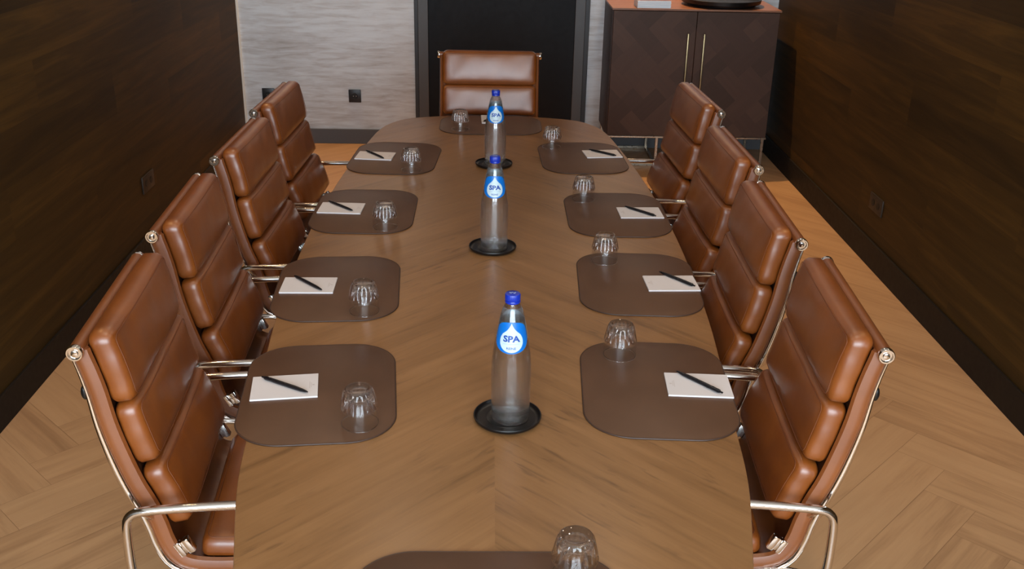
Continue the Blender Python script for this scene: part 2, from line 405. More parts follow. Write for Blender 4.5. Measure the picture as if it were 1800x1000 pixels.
# wall sockets
def socket_back(x, z, label):
    o = empty('wall_socket', (x, YB, z), 0, label, 'socket')
    bm = box(NB(), -.042, .042, -.010, 0, -.044, .044, .002); obj('cover_plate', bm, M['plate_black'], o)
    bm = NB()
    ring = lathe(NB(), [(0, -.004), (.019, -.004), (.0205, 0.0), (.022, 0.0), (.022, -.001), (0, -.0055)], 32); ring.free()
    lathe(bm, [(0, 0), (.020, 0), (.021, .0012), (.0195, .002), (.0185, .0004), (0, .0004)], 32)
    bmesh.ops.rotate(bm, verts=bm.verts, cent=(0, 0, 0), matrix=Matrix.Rotation(PI / 2, 3, 'X'))
    bmesh.ops.translate(bm, verts=bm.verts, vec=(0, -.010, 0)); obj('socket_ring', bm, M['hole'], o)
    bm = NB()
    for s in (-1, 1): lathe(bm, [(0, 0), (.0024, 0), (.0024, .0014), (0, .0014)], 12, s * .0095, 0)
    bmesh.ops.rotate(bm, verts=bm.verts, cent=(0, 0, 0), matrix=Matrix.Rotation(PI / 2, 3, 'X'))
    bmesh.ops.translate(bm, verts=bm.verts, vec=(0, -.0105, 0)); obj('contact_pin', bm, M['steel'], o)
socket_back(-.929, .334, 'square black socket on the grey wall between the far left chair and the door')
socket_back(-1.518, .334, 'black socket on the grey wall partly hidden behind the farthest left chair')
def socket_side(x, y, z, sg, label):
    o = empty('wall_socket', (x, y, z), 0, label, 'socket')
    obj('cover_plate', box(NB(), min(0, sg * .008), max(0, sg * .008), -.085, .085, -.042, .042, .002), M['plate_dark'], o)
    for dy in (-.034, .034):
        bm = NB(); lathe(bm, [(0, 0), (.017, 0), (.018, .0012), (0, .0014)], 24)
        bmesh.ops.rotate(bm, verts=bm.verts, cent=(0, 0, 0), matrix=Matrix.Rotation(sg * PI / 2, 3, 'Y'))
        bmesh.ops.translate(bm, verts=bm.verts, vec=(sg * .0082, dy, 0)); obj('socket_opening', bm, M['hole'], o)
socket_side(XL, 4.79, .355, 1, 'double socket plate low on the left dark wood wall')
socket_side(XR, 4.70, .315, -1, 'double socket plate low on the right dark wood wall')

# ================================================================ TABLE
t = empty('conference_table', (0, 0, 0), 0, 'long boat-shaped conference table with chevron wood veneer top', 'table')
TZ = .74
half = [(0, 1.06), (.15, 1.075), (.27, 1.11), (.36, 1.17), (.415, 1.26), (.452, 1.42), (.498, 1.65), (.522, 1.88), (.543, 2.08), (.571, 2.4), (.587, 2.76),
        (.592, 3.12), (.581, 3.5), (.560, 3.84), (.528, 4.18), (.503, 4.37), (.465, 4.49), (.395, 4.585), (.27, 4.635), (.15, 4.652), (0, 4.656)]
outl = [(x + .01, y) for x, y in half] + [(-x + .01, y) for x, y in half[::-1][1:-1]]
outl = [(p.x, p.y) for p in catmull([(a, b, 0) for a, b in outl], 6, closed=True)]
obj('tabletop', slab(NB(), outl, TZ - .032, TZ, .0025, 3), M['table'], t, auto=50)
def shrink(pts, cx, cy, fx, fy): return [(cx + (x - cx) * fx, cy + (y - cy) * fy) for x, y in pts]
obj('apron', slab(NB(), shrink(outl, .01, 2.86, .55, .86), TZ - .075, TZ - .033), M['black'], t, smooth=False)
for yy in (1.95, 3.70):
    bm = NB(); box(bm, -.06, .07, yy - .12, yy + .12, .03, TZ - .076, .01); box(bm, -.12, .115, yy - .28, yy + .28, 0, .03, .008)
    obj('pedestal', bm, M['dark_metal'], t)

# ================================================================ CHAIRS
PROF = [(-.341, 1.02), (-.340, .967), (-.329, .92), (-.319, .87), (-.309, .80), (-.292, .725), (-.272, .655), (-.253, .606), (-.238, .557), (-.228, .51), (-.210, .468),
        (-.175, .443), (-.10, .434), (0, .438), (.09, .446), (.17, .452), (.225, .447), (.252, .428)]
PR = catmull([(x, z, 0) for x, z in PROF], 12); PR = [Vector((p.x, p.y)) for p in PR]
SL = [0.0]
for a, b in zip(PR, PR[1:]): SL.append(SL[-1] + (b - a).length)
def at(s):
    if s <= 0: i = 0
    else:
        i = 0
        while i < len(SL) - 2 and SL[i + 1] < s: i += 1
    f = (s - SL[i]) / (SL[i + 1] - SL[i]); p = PR[i].lerp(PR[i + 1], f) if 0 <= f <= 1 else PR[i] + (PR[i + 1] - PR[i]) * f
    a, b = PR[max(i - 2, 0)], PR[min(i + 3, len(PR) - 1)]; t_ = (b - a).normalized()
    return p, Vector((-t_.y, t_.x))           # point and front normal (towards sitter)
def s_of_z(z):   # arc length where the back reaches height z
    for i in range(len(PR) - 1):
        if PR[i].y >= z >= PR[i + 1].y and PR[i].x < -.15: return SL[i]
def s_of_x(x):
    for i in range(len(PR) - 1):
        if PR[i].x <= x <= PR[i + 1].x and PR[i].y < .5: return SL[i]
def bend(y, s, n):
    p, nn = at(s); return Vector((p.x + nn.x * n, y, p.y + nn.y * n))
def pad_mesh(hw, s0, s1, n0, n1, R=.020, puff=.007, seed=0):
    bm = NB(); NX, NS, NN = 22, 12, 4; vs = {}
    rnd = random.Random(seed); ph = [rnd.random() * 6 for _ in range(6)]
    hs, hn = (s1 - s0) / 2, (n1 - n0) / 2
    def pos(i, j, q):
        u, v, w = -1 + 2 * i / NX, -1 + 2 * j / NS, -1 + 2 * q / NN
        # grids tightened towards the edges
        U, V_ = math.sin(u * PI / 2) * .55 + u * .45, math.sin(v * PI / 2) * .55 + v * .45
        p = Vector((U * hw, V_ * hs, w * hn)); rr = Vector((R * 1.1, R * 1.25, min(R * .66, hn * .95)))
        inn = Vector((max(-hw + rr.x, min(hw - rr.x, p.x)), max(-hs + rr.y, min(hs - rr.y, p.y)), max(-hn + rr.z, min(hn - rr.z, p.z))))
        d = Vector(((p.x - inn.x) / rr.x, (p.y - inn.y) / rr.y, (p.z - inn.z) / rr.z))
        if d.length > 1e-6:
            m = max(abs(d.x), abs(d.y), abs(d.z)); d = d.normalized() * m
        p = Vector((inn.x + d.x * rr.x, inn.y + d.y * rr.y, inn.z + d.z * rr.z))
        if w > -.5:
            p.z += puff * (1 - min(1, abs(p.x / hw)) ** 3) * (1 - min(1, abs(p.y / hs)) ** 3) * (w + 1) / 2
            p.z += .0012 * math.sin(p.x * 23 + ph[0]) * math.cos(p.y * 31 + ph[1]) + .0008 * math.sin(p.x * 61 + p.y * 40 + ph[2])
        if abs(u) > .85: p.x += .0012 * math.sin(p.y * 90 + ph[3]) * (1 if u > 0 else -1)
        return bend(p.x, (s0 + s1) / 2 + p.y, (n0 + n1) / 2 + p.z)
    for i in range(NX + 1):
        for j in range(NS + 1):
            for q in range(NN + 1):
                if i in (0, NX) or j in (0, NS) or q in (0, NN): vs[i, j, q] = bm.verts.new(pos(i, j, q))
    def quad(a, b, c, d): bm.faces.new((vs[a], vs[b], vs[c], vs[d]))
    for i in range(NX):
        for j in range(NS):
            for q in (0, NN): quad((i, j, q), (i + 1, j, q), (i + 1, j + 1, q), (i, j + 1, q))
    for i in range(NX):
        for q in range(NN):
            for j in (0, NS): quad((i, j, q), (i + 1, j, q), (i + 1, j, q + 1), (i, j, q + 1))
    for j in range(NS):
        for q in range(NN):
            for i in (0, NX): quad((i, j, q), (i, j + 1, q), (i, j + 1, q + 1), (i, j, q + 1))
    return bm
def seam_mesh(hw, s0, s1, n1, inset_, r=.0011, puff=.007):
    bm = NB(); hs = (s1 - s0) / 2
    pts = roundrect(hw - inset_, hs - inset_, .016, 6); dense = []
    for a, b in zip(pts, pts[1:] + pts[:1]):
        L = math.dist(a, b); m = max(1, int(L / .02))
        for q in range(m): dense.append((a[0] + (b[0] - a[0]) * q / m, a[1] + (b[1] - a[1]) * q / m))
    P = [bend(x, (s0 + s1) / 2 + y, n1 + puff * (1 - min(1, abs(x / hw)) ** 3) * (1 - min(1, abs(y / hs)) ** 3) - .0006) for x, y in dense]
    return tube(bm, P, r, 6, closed=True)
S_ROD = s_of_z(.967)
def make_chair(label, group):
    c = empty('office_chair', (0, 0, 0), 0, label, 'chair', group)
    HW = .243
    # sling : leather sheet between the rails, thicker rolled edges
    bm = NB(); ss = [S_ROD + (s_of_x(.243) - S_ROD) * i / 60 for i in range(61)]
    cols = [-HW, -HW + .004, -HW + .012, -HW + .022, -.12, 0, .12, HW - .022, HW - .012, HW - .004, HW]
    fr = [.008, .020, .024, .016, .010, .010, .010, .016, .024, .020, .008]; bk = [-.004, -.009, -.008, -.003, 0, 0, 0, -.003, -.008, -.009, -.004]
    g1 = [[bm.verts.new(bend(y, s, f)) for y, f in zip(cols, fr)] for s in ss]; g2 = [[bm.verts.new(bend(y, s, b)) for y, b in zip(cols, bk)] for s in ss]
    for g_ in (g1, g2):
        for i in range(60):
            for j in range(10): bm.faces.new((g_[i][j], g_[i][j + 1], g_[i + 1][j + 1], g_[i + 1][j]))
    for i in range(60):
        for j in (0, 10): bm.faces.new((g1[i][j], g1[i + 1][j], g2[i + 1][j], g2[i][j]))
    for i in (0, 60):
        for j in range(10): bm.faces.new((g1[i][j], g1[i][j + 1], g2[i][j + 1], g2[i][j]))
    obj('leather_sling', bm, M['leather_dark'], c)
    # top roll
    p, _ = at(S_ROD); top = Vector((p.x, 0, p.y))
    bm = tube(NB(), [(top.x, y, top.z) for y in (-.243, -.2, 0, .2, .243)], .0150, 20)
    roll = obj('top_roll', bm, M['leather_dark'], c)
    for sg in (-1, 1):
        bm = NB(); lathe(bm, [(0, 0), (.0150, 0), (.0166, .0015), (.0168, .009), (.0150, .0115), (.0125, .0115), (.0112, .0070), (.0072, .0070), (.0064, .0105), (.004, .0112), (0, .0112)], 28)
        bmesh.ops.rotate(bm, verts=bm.verts, cent=(0, 0, 0), matrix=Matrix.Rotation(-sg * PI / 2, 3, 'X'))
        bmesh.ops.translate(bm, verts=bm.verts, vec=(top.x, sg * .243, top.z)); obj('end_cap', bm, M['chrome'], roll)
    # pads
    zs = [(.992, .829), (.826, .677), (.674, .532)]
    for k_, (za, zb) in enumerate(zs):
        a, b = s_of_z(za), s_of_z(zb)
        pd = obj('back_pad', pad_mesh(.228, a, b, .016, .070, R=.024, seed=k_), M['leather'], c, auto=60)
        obj('seam', seam_mesh(.228, a, b, .070, .0135, r=.0008), M['stitch'], pd)
    a, b = s_of_x(-.165), s_of_x(.232)
    pd = obj('seat_pad', pad_mesh(.226, a, b, .012, .062, R=.022, seed=9), M['leather'], c, auto=60)
    obj('seam', seam_mesh(.226, a, b, .062, .0135, r=.0008), M['stitch'], pd)
    # side rails
    for sg in (-1, 1):
        P, RR = [], []
        for i in range(61):
            f_ = i / 60; wd = .0026 + .0052 * min(1, f_ / .28); RR.append(wd); P.append(bend(sg * .240, S_ROD + .004 + (s_of_x(.245) - S_ROD) * f_, -.0085 - wd))
        bm = tube(NB(), P, RR, 14, up=(0, 1, 0), sx=1.0, sn=.95); rail = obj('side_rail', bm, M['chrome'], c)
        # clamp block at the bend
        q, nn = at(s_of_z(.475)); qq = Vector((q.x, 0, q.y)); bm = NB()
        box(bm, -.016, -.004, -.009, .009, -.018, .018, .002); box(bm, .004, .018, -.009, .009, -.018, .018, .002); box(bm, -.006, .006, -.006, .006, -.015, .015, .001)
        ang = math.atan2(nn.y, nn.x); bmesh.ops.rotate(bm, verts=bm.verts, cent=(0, 0, 0), matrix=Matrix.Rotation(-ang, 3, 'Y'))
        bmesh.ops.translate(bm, verts=bm.verts, vec=(qq.x + nn.x * .026 + .006, sg * .233, qq.z + nn.y * .026 + .004)); obj('clamp_block', bm, M['chrome'], rail)
        # arm loop
        y0, y1 = sg * .252, sg * .285
        path = [(-.165, sg * .241, .425), (-.205, sg * .245, .430), (-.245, sg * .258, .434), (-.276, sg * .275, .446), (-.284, y1, .470), (-.285, y1, .53), (-.282, y1, .590), (-.273, y1, .611), (-.252, y1, .621),
                (-.20, y1, .625), (-.10, y1, .628), (.02, y1, .628), (.075, y1, .622), (.104, y1, .598), (.112, y1, .56), (.112, y1, .50), (.105, sg * .275, .455), (.08, sg * .258, .438), (.04, sg * .243, .430), (.0, sg * .241, .428)]
        bm = tube(NB(), catmull(path, 6), .0095, 12, up=(0, 1, 0) if 0 else None); arm = obj('armrest', bm, M['chrome'], c)
        bm = tube(NB(), [(-.243, sg * .241, .575), (-.249, sg * .262, .598), (-.252, sg * .280, .614)], .006, 10); obj('arm_bracket', bm, M['chrome'], arm)
        # black bumper on the back of the rail
        q, nn = at(s_of_z(.872)); bm = NB(); bmesh.ops.create_uvsphere(bm, u_segments=16, v_segments=10, radius=1)
        for v in bm.verts: v.co = Vector((v.co.x * .007 + q.x - .018, v.co.y * .006 + sg * .238, v.co.z * .016 + q.y))
        obj('bumper', bm, M['black'], rail)
    # spreaders : curved bar behind the back and under the seat
    for (ss_, nm) in ((s_of_z(.60), 'back_spreader'), (s_of_x(.07), 'seat_spreader')):
        P = []
        for i in range(17):
            y = -.236 + .472 * i / 16; d = 1 - (y / .236) ** 2; P.append(bend(y, ss_, -.016 - .022 * d))
        obj(nm, tube(NB(), P, .011, 12, up=(0, 0, 1) if 'back' in nm else (1, 0, 0), sx=.7, sn=1.3), M['chrome'], c)
    # base
    bm = NB(); lathe(bm, [(0, .12), (.030, .12), (.032, .13), (.026, .20), (.026, .27), (.016, .275), (.016, .385), (.05, .395), (.055, .405), (0, .405)], 28); obj('column', bm, M['chrome'], c)
    for i in range(5):
        a = 2 * PI * i / 5 + .3; dx, dy = math.cos(a), math.sin(a)
        bm = tube(NB(), [(dx * r_, dy * r_, z_) for r_, z_ in ((.02, .15), (.10, .142), (.19, .118), (.268, .092))], [.020, .018, .014, .011], 12, up=(0, 0, 1), sx=1.0, sn=.7)
        leg = obj('leg', bm, M['chrome'], c)
        bm = NB()
        for s_ in (-1, 1):
            b2 = [bm.verts.new((0, 0, 0))]; bm.verts.remove(b2[0]); n0 = len(bm.verts)
            r_ = bmesh.ops.create_cone(bm, cap_ends=True, segments=24, radius1=.028, radius2=.028, depth=.016)
            bmesh.ops.rotate(bm, verts=r_['verts'], cent=(0, 0, 0), matrix=Matrix.Rotation(PI / 2, 3, 'X'))
            bmesh.ops.translate(bm, verts=r_['verts'], vec=(0, s_ * .014, .028))
        r_ = bmesh.ops.create_cone(bm, cap_ends=True, segments=16, radius1=.010, radius2=.010, depth=.06); bmesh.ops.translate(bm, verts=r_['verts'], vec=(0, 0, .060))
        bmesh.ops.rotate(bm, verts=bm.verts, cent=(0, 0, 0), matrix=Matrix.Rotation(a, 3, 'Z'))
        bmesh.ops.translate(bm, verts=bm.verts, vec=(dx * .262, dy * .262, 0)); obj('caster', bm, M['black'], leg)
    return c
GC = 'cognac leather chairs along the two long sides of the table'
rows = [  # rod midpoint x, y, heading (deg, direction the sitter faces), label
    (-.820, 1.988, 4.5, 'cognac leather chair nearest the camera on the left side of the table'),
    (-.862, 2.63, 2.5, 'cognac leather chair second from the camera on the left side of the table'),
    (-.862, 3.315, -1.5, 'cognac leather chair third from the camera on the left side of the table'),
    (-.872, 3.945, -2.5, 'cognac leather chair farthest from the camera on the left, in front of the grey wall'),
    (.800, 2.008, 180 - 4, 'cognac leather chair nearest the camera on the right side of the table'),
    (.800, 2.63, 180 - 2, 'cognac leather chair second from the camera on the right side of the table'),
    (.842, 3.295, 180 + 1, 'cognac leather chair third from the camera on the right side of the table'),
    (.875, 4.05, 180 + 3, 'cognac leather chair farthest from the camera on the right, in front of the cabinet'),
]
proto = make_chair(rows[0][3], GC)
def put_chair(o, x, y, a):
    a = math.radians(a); o.location = (x + .340 * math.cos(a), y + .340 * math.sin(a), 0); o.rotation_euler = (0, 0, a)
for i, (x, y, a, lab) in enumerate(rows):
    o = proto if i == 0 else copy_tree(proto)
    o['label'] = lab; put_chair(o, x, y, a)
o = copy_tree(proto); o['label'] = 'leather chair at the far head of the table, facing the camera before the black door'
del o['group']; put_chair(o, -.008, 4.97, -90)

# ================================================================ DESK MATS, NOTEPADS, PENS
TM = .0032
def make_mat():
    pts = roundrect(.170, .228, .105, 14)
    o = obj('desk_mat', slab(NB(), pts, 0, TM, .0008, 2), M['mat']); 
    e = tube(NB(), [(x, y, .0018) for x, y in pts], .0019, 8, closed=True)
    obj('edge_binding', e, M['mat_edge'], o)
    return tag(o, 'x', 'desk mat', 'brown leather desk mats')
def make_pad():
    o = obj('notepad', box(NB(), -.074, .074, -.0535, .0535, 0, .0042, .0003, 1), M['paper'], smooth=False)
    bm = NB()
    for i, (dx, hw) in enumerate(((.0, .016), (.0035, .011))): box(bm, .055 + dx, .0562 + dx, -hw, hw, .0042, .0044)
    bmesh.ops.create_uvsphere(bm, u_segments=12, v_segments=6, radius=.003, matrix=Matrix.Translation((.064, 0, .0043)) @ Matrix.Diagonal((1, 1, .05, 1)))
    p = obj('printed_mark', bm, M['print'], o, smooth=False); p['label'] = 'small faint grey print'
    return tag(o, 'x', 'notepad', 'white notepads')
def make_pen():
    o = obj('ballpoint_pen', None or lathe(NB(), [(0, -.060), (.0036, -.0595), (.0045, -.057), (.0048, -.02), (.0048, .03), (.0042, .048), (.0026, .062), (.0012, .068), (0, .0685)], 20), M['pen'])
    b = NB(); box(b, -.0012, .0012, .0044, .0066, -.056, -.018, .0004); box(b, -.0012, .0012, .003, .0066, -.057, -.054); obj('clip', b, M['pen'], o)
    b = NB(); lathe(b, [(0, -.068), (.0020, -.0675), (.0022, -.0595), (0, -.0595)], 14); q = obj('push_button', b, M['dark_metal'], o)
    for ob in [o] + list(o.children):      # lay it down along local X
        ob.data.transform(Matrix.Rotation(PI / 2, 4, 'Y'))
        if ob is o: pass
    return tag(o, 'x', 'pen', 'black ballpoint pens')
mat0, pad0, pen0 = make_mat(), make_pad(), make_pen()
def inst(proto_, used=[]):
    if proto_ in used: return copy_tree(proto_)
    used.append(proto_); return proto_
side = {-1: 'left', 1: 'right'}; nth = ['nearest the camera', 'second from the camera', 'third from the camera', 'farthest from the camera']
def D(a): return math.radians(a)
# seat settings: side, mat x,y,rot ; pad x,y,rot ; pen tail -> tip
SET = [(-1, 0, (-.385, 2.005, 5.5), (-.465, 2.013, 8), (-.524, 2.049), (-.407, 1.979)),
       (-1, 1, (-.427, 2.600, 3.8), (-.509, 2.600, 1), (-.560, 2.655), (-.462, 2.551)),
       (-1, 2, (-.428, 3.262, 0), (-.510, 3.273, -2.5), (-.566, 3.334), (-.460, 3.225)),
       (-1, 3, (-.383, 3.920, -3.5), (-.464, 3.930, -5), (-.512, 3.992), (-.418, 3.868)),
       (1, 0, (.383, 2.035, 177), (.482, 2.038, 176.5), (.529, 1.990), (.440, 2.095)),
       (1, 1, (.424, 2.655, 177.5), (.519, 2.643, 182), (.583, 2.608), (.494, 2.717)),
       (1, 2, (.431, 3.260, 180), (.514, 3.264, 182), (.564, 3.213), (.465, 3.316)),
       (1, 3, (.372, 3.962, 182), (.459, 4.006, 187), (.515, 3.960), (.404, 4.053))]
seatname = {0: 'nearest', 1: 'second', 2: 'third', 3: 'farthest'}
def place_setting(where, m, p, pa, pb):
    o = inst(mat0); o.location = (m[0], m[1], TZ); o.rotation_euler = (0, 0, D(m[2])); o['label'] = 'brown desk mat ' + where
    if p:
        o = inst(pad0); o.location = (p[0], p[1], TZ + TM); o.rotation_euler = (0, 0, D(p[2])); o['label'] = 'white notepad ' + where
        o = inst(pen0); a = math.atan2(pb[1] - pa[1], pb[0] - pa[0]); o.location = ((pa[0] + pb[0]) / 2, (pa[1] + pb[1]) / 2, TZ + TM + .0042 + .0048)
        o.rotation_euler = (0, 0, a); o['label'] = 'black pen on the notepad ' + where
for (sg, i, m, p, pa, pb) in SET:
    place_setting('on the %s side, %s' % (side[sg], nth[i]), m, p, pa, pb)
place_setting('at the far head of the table', (0.0, 4.478, -90), (.010, 4.572, -88), (-.030, 4.510), (.045, 4.612))
place_setting('at the near head of the table', (-.004, 1.262, 90), None, None, None)

# ================================================================ TUMBLERS
def make_glass():
    n = 16
    def rf(r, z, th):
        if z < .040: return r
        k_ = min(1, (z - .040) / .006) * max(0, min(1, (.083 - z) / .006))
        return r * (1 - .10 * k_ * (1 - abs(math.cos(n / 2 * th)) ** .6))
    prof = [(.0385, 0), (.0398, 0), (.0401, .001), (.0398, .018), (.0392, .034), (.0396, .039), (.0404, .0425), (.0398, .047), (.0380, .055), (.0358, .065), (.0335, .075), (.0315, .081), (.0285, .0848),
            (.0255, .0858), (.0225, .0850), (.0200, .0838), (.010, .0834), (0, .0833)]
    inner = [(0, .068), (.016, .068), (.024, .0665), (.0275, .062), (.0305, .054), (.0335, .045), (.0355, .038), (.0370, .025), (.0380, .008), (.0383, .001)]
    bm = NB(); lathe(bm, prof + [(r, z) for r, z in inner] + [], 160, rfun=rf)
    # close the rim between the inner end and the outer start
    bmesh.ops.holes_fill(bm, edges=[e for e in bm.edges if e.is_boundary], sides=4)
    be = [e for e in bm.edges if e.is_boundary]
    if be: bmesh.ops.bridge_loops(bm, edges=be)
    return tag(obj('tumbler', bm, M['tumbler'], auto=60), 'x', 'glass', 'upside-down fluted glass tumblers')
g0 = make_glass()
GL = [(-.277, 1.861, 'on the near-left desk mat beside the nearest left notepad'), (-.334, 2.434, 'on the second left desk mat from the camera'), (-.343, 3.092, 'on the third left desk mat from the camera'),
      (-.306, 3.747, 'on the farthest desk mat of the left side'), (-.136, 4.391, 'on the desk mat at the far head of the table'), (.257, 4.113, 'on the farthest desk mat of the right side'),
      (.331, 3.410, 'on the third right desk mat from the camera'), (.345, 2.818, 'on the second right desk mat from the camera'), (.317, 2.192, 'on the nearest right desk mat, at its far corner'),
      (.143, 1.366, 'at the near head of the table')]
for i, (x, y, w) in enumerate(GL):
    o = inst(g0); o.location = (x, y, TZ + TM + .0002); o.rotation_euler = (0, 0, .37 * i); o['label'] = 'upside-down glass tumbler ' + w

# ================================================================ BOTTLES AND COASTERS
BP = [(0, .0035), (.024, .0035), (.030, .001), (.0370, .0006), (.0400, .003), (.0406, .008), (.0411, .02), (.0418, .05), (.0425, .08), (.0427, .10), (.0424, .12), (.0415, .14), (.0399, .157), (.0372, .175), (.0342, .192),
      (.0308, .210), (.0280, .228), (.0250, .244), (.0215, .257), (.0175, .266), (.0142, .272), (.0132, .277)]
BC = [(p.x, p.y) for p in catmull([(r, z, 0) for r, z in BP[4:]], 4)]
def brad(z):
    for (r0, z0), (r1, z1) in zip(BC, BC[1:]):
        if z0 <= z <= z1: return r0 + (r1 - r0) * (z - z0) / max(1e-9, z1 - z0)
    return BC[-1][0]
def wrap(bm, zc, off):
    """bend a flat drawing (x = arc length, y = height) round the bottle, front towards -Y"""
    for v in bm.verts:
        z = zc + v.co.y; r = brad(z); a = -PI / 2 + v.co.x / brad(zc)
        v.co = Vector(((r + off + v.co.z) * math.cos(a), (r + off + v.co.z) * math.sin(a), z))
def flat(pts, n=14):
    """triangulated disc with inner rings so that it can be wrapped"""
    bm = NB(); cx = sum(p[0] for p in pts) / len(pts); cy = sum(p[1] for p in pts) / len(pts); rings = []
    for k_ in range(1, n + 1): rings.append([bm.verts.new((cx + (x - cx) * k_ / n, cy + (y - cy) * k_ / n, 0)) for x, y in pts])
    c = bm.verts.new((cx, cy, 0)); m = len(pts)
    for i in range(m): bm.faces.new((c, rings[0][i], rings[0][(i + 1) % m]))
    for a, b in zip(rings, rings[1:]):
        for i in range(m): bm.faces.new((a[i], a[(i + 1) % m], b[(i + 1) % m], b[i]))
    return bm
def text_bm(s, size, x, y, bold=0.0, sx=1.0):
    cu = bpy.data.curves.new('t', 'FONT'); cu.body = s; cu.size = size; cu.align_x = 'CENTER'; cu.align_y = 'CENTER'; cu.offset = bold; cu.resolution_u = 3
    o = bpy.data.objects.new('t', cu); COL.objects.link(o); bpy.context.view_layer.update()
    me = bpy.data.meshes.new_from_object(o.evaluated_get(bpy.context.evaluated_depsgraph_get())); bpy.data.objects.remove(o); bpy.data.curves.remove(cu)
    bm = NB(); bm.from_mesh(me); bpy.data.meshes.remove(me)
    for v in bm.verts: v.co = Vector((v.co.x * sx + x, v.co.y + y, 0))
    bmesh.ops.triangulate(bm, faces=bm.faces)
    for _ in range(2):
        le = [e for e in bm.edges if e.calc_length() > .003]
        if le: bmesh.ops.subdivide_edges(bm, edges=le, cuts=1); bmesh.ops.triangulate(bm, faces=bm.faces)
    return bm
def solid(bm, th=.00012):
    r = bmesh.ops.extrude_face_region(bm, geom=list(bm.faces)); 
    for v in [g for g in r['geom'] if isinstance(g, bmesh.types.BMVert)]: v.co.z += th
    return bm
def make_bottle():
    b = empty('water_bottle', (0, 0, 0), 0, 'x', 'bottle', 'glass bottles of still water')
    ext = [(r, z) for r, z in BP[:4]] + BC
    ext += [(.0128, .282), (.0128, .2905)]
    wall = .0022
    inn = [(max(.0102, brad(z) - wall), z) for z in (.272, .266, .257, .244, .228, .21, .192, .175, .157, .14, .12, .1, .08, .05, .02)]
    bm = NB(); lathe(bm, ext + [(.0103, .2910), (.0102, .285)] + inn + [(.0368, .009), (.031, .0062), (0, .0075)], 72)
    obj('bottle_glass', bm, M['glass'], b, auto=60)
    zt = .236
    wp = [(0, .0070), (.031, .0058), (.0370, .0087)] + [(brad(z) - wall + .0004, z) for z in (.02, .05, .08, .1, .12, .14, .157, .175, .192, .21, .228, zt)] + [(0, zt)]
    w = obj('water', lathe(NB(), wp, 72), M['water'], b, auto=40); w['label'] = 'clear still water filling the bottle'
    # cap
    def ribs(r, z, th): return r * (1 + (.022 * math.cos(30 * th) if .280 < z < .2920 else 0))
    bm = NB(); lathe(bm, [(.0136, .2735), (.0157, .2735), (.0160, .2745), (.0160, .2775), (.0155, .2785), (.0143, .2787), (.0143, .2797), (.0153, .2799), (.0156, .2806), (.0156, .2915), (.0150, .2930), (.0138, .2936), (0, .2938)], 120, rfun=ribs)
    bmesh.ops.holes_fill(bm, edges=[e for e in bm.edges if e.is_boundary])
    cap = obj('screw_cap', bm, M['cap'], b, auto=30)
    bm = NB()
    for (x, y, w_, h_) in ((-.006, .003, .003, .0012), (-.001, .0036, .004, .0012), (.005, .0026, .003, .0012), (-.004, -.001, .0045, .0012), (.003, -.0015, .004, .0012)): box(bm, x - w_ / 2, x + w_ / 2, y - h_ / 2, y + h_ / 2, .2937, .29395)
    q = obj('cap_print', bm, M['lwhite'], cap, smooth=False); q['label'] = 'white print on the cap top'
    # labels
    zc = .2075
    def sup(hx, hy, n_, m=72, topflat=0):
        out = []
        for i in range(m):
            a = 2 * PI * i / m; c_, s_ = math.cos(a), math.sin(a)
            e = n_ if s_ > 0 else 2.15
            out.append((hx * math.copysign(abs(c_) ** (2 / e), c_), hy * math.copysign(abs(s_) ** (2 / e), s_) * (.86 if s_ > 0 else 1.0)))
        return out
    KL = .93; bm = flat([(x * KL, y * KL) for x, y in sup(.0430, .0385, 2.7)]); solid(bm); wrap(bm, zc, .00015); lab = obj('front_label', bm, M['lblue'], b, auto=60)
    drop = []
    for i in range(72):
        a = 2 * PI * i / 72; y = math.cos(a); x = math.sin(a)
        tpr = ((1 - y) / 2) ** .62            # 0 at the tip
        drop.append((x * .0262 * (tpr if y > 0 else 1) * (1.0 if y <= 0 else 1.0 / (.5 ** .62) * 1.0 if 0 else 1.0), y))
    # smooth drop outline: bulb circle with a tangent cone
    R0, cy0, tip = .0258, -.0095, .0315; dd = tip - cy0; th = math.asin(R0 / dd); drop = [(0, tip)]
    k0 = th; m = 40
    for i in range(m + 1):
        a = (PI / 2 - 0) + 0; ang = (PI / 2 - (PI / 2 - th)) + 0
        t0 = th; a_ = t0 + (PI - 2 * t0 + 2 * t0) * i / m if 0 else None
        phi = (PI / 2 - th) - i / m * (2 * (PI / 2 - th) + 2 * th) if 0 else None
        start = th; end_ = -PI - th
        q_ = start + (end_ - start) * i / m; drop.append((R0 * math.cos(q_), cy0 + R0 * math.sin(q_)))
    # gently bulge the straight flanks
    def dens(P):
        out = []
        for a, b_ in zip(P, P[1:] + P[:1]):
            L = math.dist(a, b_); kx = max(1, int(L / .003)); nx, ny = (b_[1] - a[1]) / L, -(b_[0] - a[0]) / L
            for j in range(kx):
                f_ = j / kx; bul = .0022 * math.sin(PI * f_) if L > .01 else 0
                out.append((a[0] + (b_[0] - a[0]) * f_ - nx * bul * (-1), a[1] + (b_[1] - a[1]) * f_ - ny * bul * (-1)))
        return out
    bm = flat([(x * KL, y * KL) for x, y in dens(drop)][::-1]); solid(bm); wrap(bm, zc, .0004); q = obj('white_drop', bm, M['lwhite'], lab, auto=60)
    q['label'] = 'white drop shape on the blue label'
    bm = text_bm('SPA', .0178, 0, -.0045, .0007, 1.14); solid(bm); wrap(bm, zc, .0007); q = obj('brand_lettering', bm, M['ltext'], lab, auto=60)
    q['label'] = 'blue SPA lettering'
    bm = text_bm('REINE', .0068, 0, -.0242, .0001, 1.0); solid(bm); wrap(bm, zc, .0007); q = obj('variety_lettering', bm, M['ltext'], lab, auto=60)
    q['label'] = 'small blue REINE lettering'
